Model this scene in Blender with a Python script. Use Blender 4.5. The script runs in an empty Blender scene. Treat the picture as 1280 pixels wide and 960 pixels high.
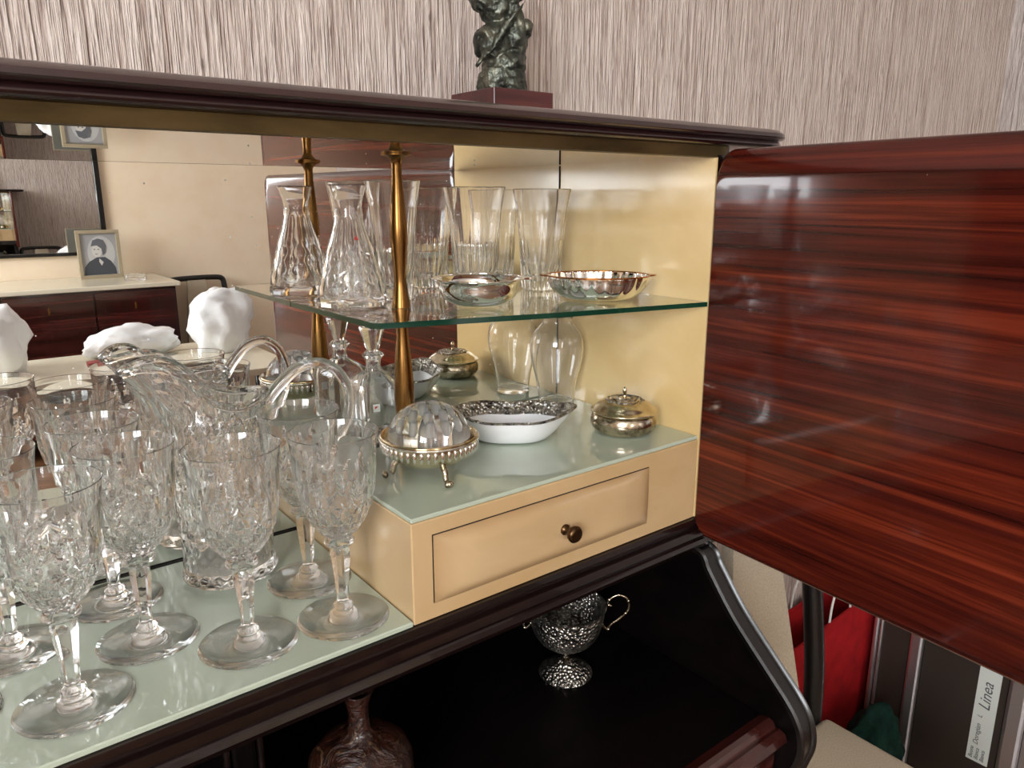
import bpy, bmesh, math, random
from mathutils import Vector, Matrix, noise as mnoise
random.seed(7)
PI = math.pi
C = bpy.context.scene.collection
SC = bpy.context.scene
H = 1.42                      # eye height above the floor; the z numbers below count from it

# ------------------------------------------------------------------ camera, light, exposure
cam_d = bpy.data.cameras.new('camera'); cam = bpy.data.objects.new('camera', cam_d); C.objects.link(cam)
cam.location = (0, 0, H)
cam.rotation_euler = (math.radians(90 - 13.9), 0, math.radians(-37.9))
cam_d.sensor_width = 36; cam_d.lens = 940 / 1280 * 36; cam_d.clip_start = 0.02
SC.camera = cam

world = bpy.data.worlds.new('sky'); SC.world = world; world.use_nodes = True
bg = world.node_tree.nodes['Background']; bg.inputs[0].default_value = (0.85, 0.92, 1.0, 1); bg.inputs[1].default_value = 2.0

def area(name, loc, rot, sx, sy, power, col):
    l = bpy.data.lights.new(name, 'AREA'); l.shape = 'RECTANGLE'; l.size = sx; l.size_y = sy
    l.energy = power; l.color = col
    o = bpy.data.objects.new(name, l); C.objects.link(o); o.location = loc; o.rotation_euler = rot
    return o
area('daylight_left_window', (-2.12, -1.65, H + .60), (0, math.radians(-90), 0), 1.3, 1.6, 150, (0.93, 0.96, 1.0))
area('daylight_front_window', (-.66, -3.62, H + .55), (math.radians(90), 0, 0), .5, 1.3, 32, (0.93, 0.96, 1.0))

SC.view_settings.view_transform = 'Standard'; SC.view_settings.look = 'None'
SC.view_settings.exposure = -0.06; SC.view_settings.gamma = 1.0
SC.view_settings.use_curve_mapping = False
cy = SC.cycles
cy.max_bounces = 28; cy.transmission_bounces = 26; cy.glossy_bounces = 10; cy.diffuse_bounces = 4
cy.transparent_max_bounces = 8; cy.sample_clamp_indirect = 6.0; cy.blur_glossy = 0.4
cy.caustics_refractive = True; cy.caustics_reflective = True
try:
    cy.use_denoising = True; cy.denoiser = 'OPENIMAGEDENOISE'
except Exception: pass

# ------------------------------------------------------------------ materials
def lin(r, g, b):
    f = lambda c: (c / 255 / 12.92) if c / 255 <= .04045 else ((c / 255 + .055) / 1.055) ** 2.4
    return (f(r), f(g), f(b), 1)
def mat(name, col, rough=.5, metal=0, coat=0, trans=0, ior=1.5, spec=None, coat_rough=.05, sheen=0):
    m = bpy.data.materials.new(name); m.use_nodes = True
    p = m.node_tree.nodes['Principled BSDF']
    p.inputs['Base Color'].default_value = col; p.inputs['Roughness'].default_value = rough
    p.inputs['Metallic'].default_value = metal; p.inputs['Coat Weight'].default_value = coat
    p.inputs['Coat Roughness'].default_value = coat_rough
    p.inputs['Transmission Weight'].default_value = trans; p.inputs['IOR'].default_value = ior
    if spec is not None: p.inputs['Specular IOR Level'].default_value = spec
    return m
def N(m, t, **kw):
    n = m.node_tree.nodes.new(t)
    for k, v in kw.items(): setattr(n, k, v)
    return n
def L(m, a, b): m.node_tree.links.new(a, b)
def P(m): return m.node_tree.nodes['Principled BSDF']
def coords(m, scale, kind='Object', rot=(0, 0, 0)):
    t = N(m, 'ShaderNodeTexCoord'); mp = N(m, 'ShaderNodeMapping')
    mp.inputs['Scale'].default_value = scale; mp.inputs['Rotation'].default_value = rot
    if kind == 'World':
        g = N(m, 'ShaderNodeNewGeometry'); L(m, g.outputs['Position'], mp.inputs['Vector'])
    else: L(m, t.outputs[kind], mp.inputs['Vector'])
    return mp.outputs[0]
def noise_tex(m, vec, scale=1, detail=4, rough=.55, dist=0):
    n = N(m, 'ShaderNodeTexNoise'); n.inputs['Scale'].default_value = scale; n.inputs['Detail'].default_value = detail
    n.inputs['Roughness'].default_value = rough; n.inputs['Distortion'].default_value = dist
    L(m, vec, n.inputs['Vector']); return n.outputs['Fac']
def ramp(m, fac, stops):
    r = N(m, 'ShaderNodeValToRGB'); e = r.color_ramp.elements
    while len(e) < len(stops): e.new(.5)
    for q, (pos, c) in zip(e, stops): q.position = pos; q.color = c
    L(m, fac, r.inputs[0]); return r.outputs[0]
def bump(m, hgt, strength=.3, dist=.002):
    b = N(m, 'ShaderNodeBump'); b.inputs['Strength'].default_value = strength; b.inputs['Distance'].default_value = dist
    L(m, hgt, b.inputs['Height']); L(m, b.outputs[0], P(m).inputs['Normal'])
def mix(m, fac, a, b, mode='MIX'):
    x = N(m, 'ShaderNodeMix', data_type='RGBA', blend_type=mode)
    if isinstance(fac, float): x.inputs[0].default_value = fac
    else: L(m, fac, x.inputs[0])
    for v, i in ((a, 6), (b, 7)):
        if isinstance(v, tuple): x.inputs[i].default_value = v
        else: L(m, v, x.inputs[i])
    return x.outputs[2]

M = {}
def wallpaper(name, base, dark, light):
    m = mat(name, base, .95, spec=.15)
    fine = noise_tex(m, coords(m, (330, 330, 7), 'World'), 1, 2, .6)
    mid = noise_tex(m, coords(m, (90, 90, 9), 'World'), 1, 4, .6, .6)
    slub = noise_tex(m, coords(m, (150, 150, 22), 'World'), 1, 2, .5, .4)
    c = ramp(m, fine, [(.3, dark), (.5, base), (.72, light)])
    s = ramp(m, slub, [(.58, (0, 0, 0, 1)), (.72, (1, 1, 1, 1))])
    sm = N(m, 'ShaderNodeMath', operation='MULTIPLY'); L(m, s, sm.inputs[0]); sm.inputs[1].default_value = .75
    c = mix(m, sm.outputs[0], c, dark)
    s2 = ramp(m, mid, [(.35, (1, 1, 1, 1)), (.6, (0, 0, 0, 1))])
    mm = N(m, 'ShaderNodeMath', operation='MULTIPLY'); L(m, s2, mm.inputs[0]); mm.inputs[1].default_value = .35
    c = mix(m, mm.outputs[0], c, light)
    L(m, c, P(m).inputs['Base Color'])
    a = N(m, 'ShaderNodeMath', operation='ADD'); L(m, fine, a.inputs[0]); L(m, slub, a.inputs[1])
    bump(m, a.outputs[0], 1.0, .008)
    return m
M['wallpaper'] = wallpaper('ribbed wallpaper', lin(216, 199, 189), lin(164, 140, 130), lin(238, 225, 216))
M['wall_side'] = wallpaper('ribbed wallpaper lit copy', lin(214, 205, 200), lin(190, 178, 172), lin(230, 222, 216))  # paler copy of the wallpaper, window light put into its colour
def plain_wall(name, a, b):
    m = mat(name, a, .9, spec=.2)
    L(m, ramp(m, noise_tex(m, coords(m, (9, 9, 9), 'World'), 1, 5), [(.35, a), (.65, b)]), P(m).inputs['Base Color'])
    bump(m, noise_tex(m, coords(m, (160, 160, 160), 'World'), 1, 3), .15, .002)
    return m
M['wall_front'] = plain_wall('cream wall', lin(244, 222, 194), lin(247, 228, 202))
M['ceiling'] = plain_wall('ceiling paint', lin(232, 228, 222), lin(238, 234, 230))
def parquet():
    m = mat('parquet', lin(120, 80, 50), .35, coat=.3)
    w = noise_tex(m, coords(m, (2, 40, 2), 'World'), 1, 5, .6, .5)
    L(m, ramp(m, w, [(.3, lin(84, 54, 34)), (.7, lin(148, 104, 68))]), P(m).inputs['Base Color']); return m
M['floor'] = parquet()
def wood(name, scale, stops, rough=.12, coat=1.0, dist=.8, detail=6):
    m = mat(name, stops[0][1], rough, coat=coat, coat_rough=.04)
    v = coords(m, scale)
    f = noise_tex(m, v, 1, detail, .62, dist)
    f2 = noise_tex(m, coords(m, tuple(s * (3.2 if s > 15 else 1.2) for s in scale)), 1, 3, .6, .3)
    c = ramp(m, f, stops)
    d = ramp(m, f2, [(.30, (.38, .33, .33, 1)), (.52, (1, 1, 1, 1))])
    L(m, mix(m, .75, c, d, 'MULTIPLY'), P(m).inputs['Base Color'])
    return m
M['door'] = wood('rosewood veneer', (4, 1.3, 52), [(.28, lin(42, 14, 11)), (.42, lin(62, 20, 14)), (.53, lin(80, 27, 17)), (.63, lin(106, 40, 23)), (.76, lin(130, 55, 33))], coat=.3, detail=9)
P(M['door']).inputs['Specular IOR Level'].default_value = .3
M['dark_wood'] = wood('dark mahogany', (1.6, 20, 30), [(.35, lin(15, 8, 8)), (.55, lin(26, 14, 13)), (.7, lin(36, 18, 16))], rough=.24, coat=.6)
M['sideboard'] = wood('glossy mahogany front', (1.6, 20, 30), [(.35, lin(42, 18, 16)), (.55, lin(66, 28, 24)), (.7, lin(84, 38, 32))], rough=.15)
M['cornice'] = wood('plum mahogany', (1.2, 30, 40), [(.35, lin(34, 17, 18)), (.55, lin(50, 25, 25)), (.7, lin(64, 33, 32))], rough=.26, coat=.6)
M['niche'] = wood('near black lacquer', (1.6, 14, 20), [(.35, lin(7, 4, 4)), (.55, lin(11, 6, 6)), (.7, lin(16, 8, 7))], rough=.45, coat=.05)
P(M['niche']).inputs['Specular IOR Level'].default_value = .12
M['plinth'] = wood('plum plinth wood', (3, 30, 30), [(.35, lin(66, 28, 27)), (.55, lin(84, 36, 34)), (.7, lin(96, 44, 40))], rough=.35, coat=.2)
M['black_wood'] = mat('black lacquered wood', lin(13, 10, 10), .32, coat=.25)
def parchment(name, a, b, rough=.22):
    m = mat(name, a, rough, coat=.6, coat_rough=.12)
    f = noise_tex(m, coords(m, (5, 5, 7)), 1, 6, .6, .8)
    L(m, ramp(m, f, [(.3, b), (.6, a)]), P(m).inputs['Base Color'])
    return m
M['cream'] = parchment('cream parchment', lin(228, 199, 144), lin(217, 186, 128))
M['cream_front'] = parchment('tan parchment', lin(204, 173, 129), lin(193, 160, 113), .35)
M['divider'] = mat('matt cream divider', lin(216, 188, 138), .7, spec=.1)
def brown_edged_front():
    m = parchment('brown edged drawer parchment', lin(206, 176, 134), lin(195, 163, 118), .35)
    # parchment turns browner towards the edges of the drawer front
    t = N(m, 'ShaderNodeTexCoord'); sp = N(m, 'ShaderNodeSeparateXYZ'); L(m, t.outputs['Generated'], sp.inputs[0])
    fs = []
    for ax in (0, 2):
        s = N(m, 'ShaderNodeMath', operation='SUBTRACT'); L(m, sp.outputs[ax], s.inputs[0]); s.inputs[1].default_value = .5
        a = N(m, 'ShaderNodeMath', operation='ABSOLUTE'); L(m, s.outputs[0], a.inputs[0])
        mr = N(m, 'ShaderNodeMapRange'); mr.inputs[1].default_value = .40 if ax == 0 else .26; mr.inputs[2].default_value = .5
        L(m, a.outputs[0], mr.inputs[0]); fs.append(mr.outputs[0])
    mx = N(m, 'ShaderNodeMath', operation='MAXIMUM'); L(m, fs[0], mx.inputs[0]); L(m, fs[1], mx.inputs[1])
    pw = N(m, 'ShaderNodeMath', operation='POWER'); L(m, mx.outputs[0], pw.inputs[0]); pw.inputs[1].default_value = 1.8
    ml = N(m, 'ShaderNodeMath', operation='MULTIPLY'); L(m, pw.outputs[0], ml.inputs[0]); ml.inputs[1].default_value = .55
    src = P(m).inputs['Base Color'].links[0].from_socket
    L(m, mix(m, ml.outputs[0], src, lin(150, 112, 66)), P(m).inputs['Base Color'])
    return m
M['drawer'] = brown_edged_front()
M['glass'] = mat('clear crystal', (1, 1, 1, 1), 0, trans=.98, ior=1.52)
M['shelf_glass'] = mat('shelf glass', (.93, .985, .955, 1), 0, trans=1, ior=1.5)
M['shelf_edge'] = mat('green glass edge', lin(14, 58, 42), .08, trans=.15, ior=1.5)
M['frost'] = mat('ground glass', (.95, .97, .98, 1), .35, trans=.85, ior=1.45)
M['base_glass'] = mat('pale green backed glass', lin(186, 197, 178), .03, coat=.5, coat_rough=.02)
M['mirror'] = mat('mirror silvering', (.86, .87, .86, 1), .0, metal=1)
def dusty(m):
    v = N(m, 'ShaderNodeTexVoronoi'); v.inputs['Scale'].default_value = 70; L(m, coords(m, (1, 1, 1)), v.inputs['Vector'])
    t_ = N(m, 'ShaderNodeMath', operation='LESS_THAN'); L(m, v.outputs['Distance'], t_.inputs[0])
    sz_ = N(m, 'ShaderNodeMath', operation='MULTIPLY'); sp_ = N(m, 'ShaderNodeSeparateColor'); L(m, v.outputs['Color'], sp_.inputs[0])
    L(m, sp_.outputs[0], sz_.inputs[0]); sz_.inputs[1].default_value = .075
    L(m, sz_.outputs[0], t_.inputs[1])
    iv = N(m, 'ShaderNodeMath', operation='SUBTRACT'); iv.inputs[0].default_value = 1; L(m, t_.outputs[0], iv.inputs[1])
    L(m, iv.outputs[0], P(m).inputs['Metallic']); L(m, t_.outputs[0], P(m).inputs['Roughness'])
M['dusty_mirror'] = mat('dusty mirror silvering', (.86, .87, .86, 1), .0, metal=1); dusty(M['dusty_mirror'])
M['brass'] = mat('aged brass', lin(130, 95, 52), .26, metal=1)
def olive_brass():
    m = mat('tarnished brass strip', lin(132, 108, 62), .42, metal=.75)
    L(m, ramp(m, noise_tex(m, coords(m, (8, 30, 30)), 1, 5), [(.35, lin(84, 72, 46)), (.65, lin(124, 106, 70))]), P(m).inputs['Base Color']); return m
M['brass_strip'] = olive_brass()
M['bronze_knob'] = mat('bronze knob', lin(92, 70, 48), .3, metal=1)
M['dark_gap'] = mat('dark joint', lin(30, 24, 20), .8)
M['silver'] = mat('polished silver', (.88, .87, .85, 1), .05, metal=1)
def tarnish(name, a, b, rough=.22, sc=60):
    m = mat(name, a, rough, metal=1)
    f = noise_tex(m, coords(m, (sc, sc, sc)), 1, 5, .65)
    L(m, ramp(m, f, [(.36, b), (.6, a)]), P(m).inputs['Base Color']); return m
M['old_silver'] = tarnish('tarnished silver', (.60, .52, .40, 1), (.16, .12, .08, 1), .2)
M['warm_silver'] = tarnish('warm silver', (.78, .69, .52, 1), (.5, .41, .27, 1), .17, 30)
def chased(name):
    m = tarnish(name, (.50, .47, .42, 1), (.10, .09, .08, 1), .34, 90)
    v = N(m, 'ShaderNodeTexVoronoi'); v.inputs['Scale'].default_value = 230
    L(m, coords(m, (1, 1, 1)), v.inputs['Vector']); bump(m, v.outputs['Distance'], .9, .004)
    return m
M['chased'] = chased('chased silver')
M['rim_silver'] = chased('repousse silver rim')
M['gold'] = mat('gilt edge', lin(176, 112, 56), .2, metal=1)
M['porcelain'] = mat('white porcelain', lin(236, 236, 238), .12, coat=.6)
M['red_sticker'] = mat('red sticker', lin(176, 34, 34), .5)
M['white_sticker'] = mat('sticker paper', lin(215, 222, 214), .6)
M['grey_ink'] = mat('grey ink', lin(90, 92, 92), .7)
def bronze():
    m = mat('patinated bronze', lin(70, 72, 64), .38, metal=.85)
    f = noise_tex(m, coords(m, (30, 30, 30)), 1, 6, .65, .5)
    L(m, ramp(m, f, [(.3, lin(38, 38, 34)), (.5, lin(84, 88, 80)), (.68, lin(126, 124, 108))]), P(m).inputs['Base Color'])
    bump(m, noise_tex(m, coords(m, (90, 90, 60)), 1, 4, .6, .8), .6, .004); return m
M['bronze'] = bronze()
def lacquer_vase():
    m = mat('relief vase', lin(80, 40, 26), .3, coat=.5)
    f = noise_tex(m, coords(m, (46, 46, 60)), 1, 5, .6, 1.6)
    L(m, ramp(m, f, [(.34, lin(14, 7, 6)), (.46, lin(58, 28, 18)), (.56, lin(26, 12, 9)), (.64, lin(96, 68, 46)), (.72, lin(36, 32, 20))]), P(m).inputs['Base Color'])
    bump(m, f, .9, .006); return m
M['vase'] = lacquer_vase()
def fabric(name, a, b, sc=400):
    m = mat(name, a, .9, spec=.2)
    f = noise_tex(m, coords(m, (sc, sc, sc)), 1, 3)
    L(m, ramp(m, f, [(.35, b), (.65, a)]), P(m).inputs['Base Color']); bump(m, f, .2, .001); return m
M['beige'] = fabric('beige upholstery', lin(196, 182, 160), lin(178, 164, 142))
M['red_paper'] = fabric('red bag paper', lin(178, 26, 30), lin(150, 20, 26), 20)
M['green_bag'] = fabric('dark green bag', lin(22, 58, 48), lin(12, 36, 32), 40)
M['plastic'] = mat('white plastic bag', lin(250, 251, 253), .35, coat=.2)
M['grey_board'] = mat('grey board', lin(126, 126, 122), .7)
M['cord'] = mat('white cord', lin(226, 222, 214), .6)
M['case_panel'] = mat('dark case panel', lin(54, 46, 40), .4)
M['alu'] = mat('brushed aluminium', (.70, .70, .71, 1), .42, metal=1)
M['table_top'] = mat('cream table top', lin(226, 218, 196), .25, coat=.4)
M['print_bg'] = mat('faded print grey', lin(166, 166, 168), .5)
M['print_halo'] = mat('faded print pale', lin(196, 196, 196), .5)
M['print_dark'] = mat('faded print dark', lin(74, 78, 86), .5)
M['print_mid'] = mat('faded print mid', lin(104, 106, 112), .5)
M['print_skin'] = mat('faded print light', lin(214, 212, 208), .5)
M['frame_wood'] = mat('pale gilt frame', lin(172, 158, 132), .4)
M['red_item'] = mat('red packet', lin(170, 40, 44), .5)
M['window_frame'] = mat('white window paint', lin(236, 236, 232), .4)

# ------------------------------------------------------------------ geometry helpers
def link(name, bm, m, parent=None, smooth=False, sharp=None):
    me = bpy.data.meshes.new(name)
    bmesh.ops.recalc_face_normals(bm, faces=bm.faces)
    bm.to_mesh(me); bm.free()
    for x in (m if isinstance(m, (list, tuple)) else [m]): me.materials.append(M[x])
    if smooth:
        for p in me.polygons: p.use_smooth = True
        if sharp: me.set_sharp_from_angle(angle=math.radians(sharp))
    o = bpy.data.objects.new(name, me); C.objects.link(o)
    if parent: o.parent = parent
    return o
def tag(o, label=None, cat=None, group=None, kind=None):
    for k, v in (('label', label), ('category', cat), ('group', group), ('kind', kind)):
        if v: o[k] = v
    return o
def thing(name, label, cat, loc=(0, 0, 0), rz=0, group=None):
    o = bpy.data.objects.new(name, None); C.objects.link(o); o.empty_display_size = .05
    o.location = (loc[0], loc[1], loc[2] + H); o.rotation_euler = (0, 0, rz)
    return tag(o, label, cat, group)
def dup(root, loc, rz, label, group=None):
    def cp(o, par):
        c = o.copy(); C.objects.link(c)
        if par: c.parent = par
        for ch in [x for x in C.objects if x.parent == o]: cp(ch, c)
        return c
    r = cp(root, None); r.location = (loc[0], loc[1], loc[2] + H); r.rotation_euler = (0, 0, rz); r['label'] = label
    if group: r['group'] = group
    return r
def box(bm, x0, x1, y0, y1, z0, z1, bev=0, seg=2, mi=0):
    r = bmesh.ops.create_cube(bm, size=1)
    vs = r['verts']
    for v in vs:
        v.co = Vector(((x0 + x1) / 2 + v.co.x * (x1 - x0), (y0 + y1) / 2 + v.co.y * (y1 - y0), (z0 + z1) / 2 + v.co.z * (z1 - z0)))
    if bev > 0:
        es = list({e for v in vs for e in v.link_edges})
        bmesh.ops.bevel(bm, geom=es, offset=bev, segments=seg, affect='EDGES', profile=.5)
    return vs
def boxobj(name, m, x0, x1, y0, y1, z0, z1, parent=None, bev=0, seg=2):
    """absolute, z counted from the eye height (top level) or from the parent"""
    bm = bmesh.new(); box(bm, x0, x1, y0, y1, z0, z1, bev, seg)
    o = link(name, bm, m, parent)
    if parent is None: o.location.z = H
    return o
def lathe(bm, prof, seg=48, mod=None, cx=0, cy=0, cz=0, sx=1, sy=1):
    """closed solid of revolution; prof runs axis -> out -> axis (r=0 collapses)"""
    rings = []
    for k, (r, z) in enumerate(prof):
        if r <= 1e-6: rings.append([bm.verts.new((cx, cy, cz + z))]); continue
        ring = []
        for i in range(seg):
            a = 2 * PI * i / seg
            rr, zz = (mod(a, r, z, k) if mod else (r, z))
            ring.append(bm.verts.new((cx + rr * math.cos(a) * sx, cy + rr * math.sin(a) * sy, cz + zz)))
        rings.append(ring)
    for A, B in zip(rings, rings[1:]):
        if len(A) == 1 and len(B) == 1: continue
        for i in range(seg):
            j = (i + 1) % seg
            if len(A) == 1: bm.faces.new((A[0], B[i], B[j]))
            elif len(B) == 1: bm.faces.new((A[i], A[j], B[0]))
            else: bm.faces.new((A[i], A[j], B[j], B[i]))
    return rings
def smooth_path(pts, n):
    """Catmull-Rom resample"""
    pts = [tuple(p) for p in pts]; out = []
    P_ = [pts[0]] + pts + [pts[-1]]
    for i in range(1, len(P_) - 2):
        a, b, c, d = P_[i - 1:i + 3]
        for k in range(n):
            t = k / n
            out.append(tuple(.5 * (2 * b[q] + (c[q] - a[q]) * t + (2 * a[q] - 5 * b[q] + 4 * c[q] - d[q]) * t * t + (3 * b[q] - a[q] - 3 * c[q] + d[q]) * t ** 3) for q in range(len(b))))
    out.append(pts[-1]); return out
def tube(bm, pts, rad, seg=10, closed=False, cap=True, flat=1.0):
    pts = [Vector(p) for p in pts]; n = len(pts)
    R = rad if isinstance(rad, (list, tuple)) else [rad] * n
    up = None; rings = []
    for i, p in enumerate(pts):
        a = pts[(i - 1) % n] if (closed or i > 0) else p
        b = pts[(i + 1) % n] if (closed or i < n - 1) else p
        t = (b - a).normalized()
        if up is None:
            up = Vector((0, 0, 1)) if abs(t.z) < .9 else Vector((0, 1, 0))
        u = (up - t * up.dot(t)).normalized(); w = t.cross(u); up = u
        rings.append([bm.verts.new(p + (u * math.cos(2 * PI * k / seg) * flat + w * math.sin(2 * PI * k / seg)) * R[i]) for k in range(seg)])
    m = n if closed else n - 1
    for i in range(m):
        A, B = rings[i], rings[(i + 1) % n]
        for k in range(seg):
            j = (k + 1) % seg; bm.faces.new((A[k], A[j], B[j], B[k]))
    if cap and not closed: bm.faces.new(rings[0][::-1]); bm.faces.new(rings[-1])
def extrude_profile(bm, prof, x0, x1):
    """prof = [(y,z)...] closed polygon, run along X"""
    A = [bm.verts.new((x0, y, z)) for y, z in prof]; B = [bm.verts.new((x1, y, z)) for y, z in prof]
    n = len(prof)
    for i in range(n): bm.faces.new((A[i], A[(i + 1) % n], B[(i + 1) % n], B[i]))
    bm.faces.new(A[::-1]); bm.faces.new(B)
def prism(bm, poly, z0, z1):
    A = [bm.verts.new((x, y, z0)) for x, y in poly]; B = [bm.verts.new((x, y, z1)) for x, y in poly]
    n = len(poly)
    for i in range(n): bm.faces.new((A[i], A[(i + 1) % n], B[(i + 1) % n], B[i]))
    bm.faces.new(A[::-1]); bm.faces.new(B)
def blob(bm, c, r, sub=4, amp=.2, freq=2.5, seed=0, flat=None):
    rr = bmesh.ops.create_icosphere(bm, subdivisions=sub, radius=1)
    for v in rr['verts']:
        d = v.co.normalized(); s = 1 + amp * mnoise.noise(d * freq + Vector((seed, seed * 1.7, 0))) + amp * .5 * abs(mnoise.noise(d * freq * 2.6 + Vector((seed, 0, 3))))
        v.co = Vector((c[0] + d.x * r[0] * s, c[1] + d.y * r[1] * s, c[2] + d.z * r[2] * s))
        if flat is not None and v.co.z < flat: v.co.z = flat
def struct(o, label=None):
    o['kind'] = 'structure'
    if label: o['label'] = label
    return o

# ------------------------------------------------------------------ the room
XL, XR, YB, YF = -2.0, 2.49, .935, -3.5
ZF, ZC = -H, 1.35
struct(boxobj('floor', 'floor', XL - .2, XR + .2, YF - .2, YB + .2, ZF - .1, ZF))
struct(boxobj('ceiling', 'ceiling', XL - .2, XR + .2, YF - .2, YB + .2, ZC, ZC + .1))
struct(boxobj('wall_back', 'wallpaper', XL - .2, XR + .2, YB, YB + .15, ZF, ZC))
struct(boxobj('wall_right', 'wall_side', XR, XR + .15, YF - .15, YB, ZF, ZC))
def holed_wall(name, m, axis, pos, a0, a1, h0, h1, z0, z1):
    bm = bmesh.new()
    def bx(p0, p1, q0, q1):
        if axis == 'x': box(bm, pos - .14, pos, p0, p1, q0, q1)
        else: box(bm, p0, p1, pos - .14, pos, q0, q1)
    bx(a0, h0, ZF, ZC); bx(h1, a1, ZF, ZC); bx(h0, h1, ZF, z0); bx(h0, h1, z1, ZC)
    o = link(name, bm, m); o.location.z = H; return struct(o)
holed_wall('wall_left', 'wall_front', 'x', XL, YF - .15, YB, -2.45, -.85, -.05, 1.25)
holed_wall('wall_front', 'wall_front', 'y', YF, XL, XR, -.93, -.40, -.1, 1.2)
def window(name, axis, pos, h0, h1, z0, z1):
    bm = bmesh.new(); t = .05
    def bx(p0, p1, q0, q1):
        if axis == 'x': box(bm, pos - .09, pos - .04, p0, p1, q0, q1, .004, 1)
        else: box(bm, p0, p1, pos - .09, pos - .04, q0, q1, .004, 1)
    bx(h0, h0 + t, z0, z1); bx(h1 - t, h1, z0, z1); bx(h0, h1, z0, z0 + t); bx(h0, h1, z1 - t, z1)
    mid = (h0 + h1) / 2; bx(mid - .03, mid + .03, z0, z1)
    o = link(name, bm, 'window_frame'); o.location.z = H; return struct(o)
window('window_1', 'x', XL, -2.45, -.85, -.05, 1.25)
window('window_2', 'y', YF, -.93, -.40, -.1, 1.2)
struct(boxobj('baseboard_back', 'dark_wood', XL, XR, YB - .015, YB, ZF, ZF + .09))
struct(boxobj('baseboard_right', 'dark_wood', XR - .015, XR, YF, YB - .015, ZF, ZF + .09))
struct(boxobj('baseboard_front', 'dark_wood', XL, XR - .015, YF, YF + .015, ZF, ZF + .09))

# ------------------------------------------------------------------ the bar cabinet
GZ, TZ, CZ = -.42, -.309, .048          # lower glass, tray top, mirrored ceiling
YM, YA = .892, .604                     # mirror plane, front plane
XW, X0 = .787, -.875                     # cream side wall, left end of the open bay
XE = -.92
cab = thing('bar_cabinet', 'tall dark wood bar cabinet with mirrored cream interior and one door open', 'cabinet', (0, 0, 0))
def cp(name, m, *a, **k): return boxobj(name, m, *a, parent=cab, **k)

def sweep(bm, path, prof):
    """path: [(x,y,nx,ny)] ground line with outward normal; prof: [(out,z)] closed"""
    rings = [[bm.verts.new((x + nx * o, y + ny * o, z)) for o, z in prof] for x, y, nx, ny in path]
    n = len(prof)
    for A, B in zip(rings, rings[1:]):
        for i in range(n): bm.faces.new((A[i], A[(i + 1) % n], B[(i + 1) % n], B[i]))
    bm.faces.new(rings[0][::-1]); bm.faces.new(rings[-1])
path = [(XE, YA, 0, -1), (.3, YA, 0, -1), (.880, YA, 0, -1)]
for k in range(1, 13):
    a = PI / 2 * k / 12; path.append((  .880 + .05 * math.sin(a), YA + .05 - .05 * math.cos(a), math.sin(a), -math.cos(a)))
path.append((.930, YB - .003, 1, 0))
bm = bmesh.new()
sweep(bm, path, [(-.05, .0865), (.002, .0865), (.012, .0845), (.0185, .080), (.0195, .0755), (.016, .0725), (.0105, .0715), (.0135, .069), (.0145, .066), (.0125, .0632), (.006, .0615), (-.05, .0615)])
link('cornice', bm, 'cornice', cab, True, 40)
cp('top_panel', 'cornice', XE, .885, YA + .045, YB - .003, .0625, .0855)
bm = bmesh.new()
extrude_profile(bm, [(YA - .004, .0612), (YA + .001, .0485), (YA + .006, .0478), (YA + .012, .0615)], XE + .01, .805)
link('brass_strip', bm, 'brass_strip', cab)
cp('mirror_ceiling', 'mirror', X0, XW, YA + .012, YM, CZ, CZ + .008)
cp('mirror_back', 'dusty_mirror', X0, XW, YM, YM + .006, GZ + .002, CZ)
cp('back_panel', 'dark_wood', XE, .81, YM + .007, YB - .003, -.475, .0615)
cp('corner_joint', 'dark_gap', XW - .0012, XW - .0002, YM - .0014, YM - .0002, TZ + .001, CZ - .001)
cp('side_panel', 'dark_wood', XW + .003, .812, YA, YM + .006, -.425, .0612)
cp('side_lining', 'cream', XW, XW + .0028, YA - .0008, YM, -.425, CZ)
cp('left_lining', 'niche', X0 - .02, X0, YA, YM, -.425, CZ)  # unseen end of the bay, near black to stop a bright reflection in the door
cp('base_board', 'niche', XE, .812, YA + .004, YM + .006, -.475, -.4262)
cp('base_glass', 'base_glass', X0, .3425, YA - .001, YM - .004, -.426, GZ, bev=.0012, seg=1)
cp('mirror_joint', 'dark_gap', X0, .3425, YM - .0035, YM - .0005, -.426, GZ + .0012)
cp('left_side_panel', 'dark_wood', XE, XE + .02, YA, YM + .006, -.425, .0612)
# drawer case with glass top
dc = cp('drawer_case', 'cream_front', .3435, XW - .0005, YA, YM - .004, -.4258, TZ - .0052, bev=.0012, seg=1)
o = boxobj('glass_top', 'base_glass', .3445, XW - .001, YA + .001, YM - .004, TZ - .005, TZ, parent=dc, bev=.001, seg=1)
bm = bmesh.new()                                            # pillowed drawer front
nx, nz = 44, 16; x0, x1, z0, z1 = .368, .689, -.4075, -.332
g = [[None] * (nz + 1) for _ in range(nx + 1)]
def pil(u):
    e = min(u, 1 - u); return min(1, e / .16) ** .55 if e > 0 else 0
for i in range(nx + 1):
    for j in range(nz + 1):
        u, v = i / nx, j / nz
        u = .5 - .5 * math.cos(PI * u) if False else u
        hgt = .0075 * min(pil(u * 1.0), 1) * pil(v) + .0012 * math.sin(7 * u) * math.sin(PI * v)
        ins = .003
        g[i][j] = bm.verts.new((x0 + (x1 - x0) * u, YA - .0015 - hgt, z0 + (z1 - z0) * v))
for i in range(nx):
    for j in range(nz): bm.faces.new((g[i][j], g[i + 1][j], g[i + 1][j + 1], g[i][j + 1]))
link('drawer_front', bm, 'drawer', dc, True)
bm = bmesh.new()                                            # dark gap round the drawer
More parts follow.
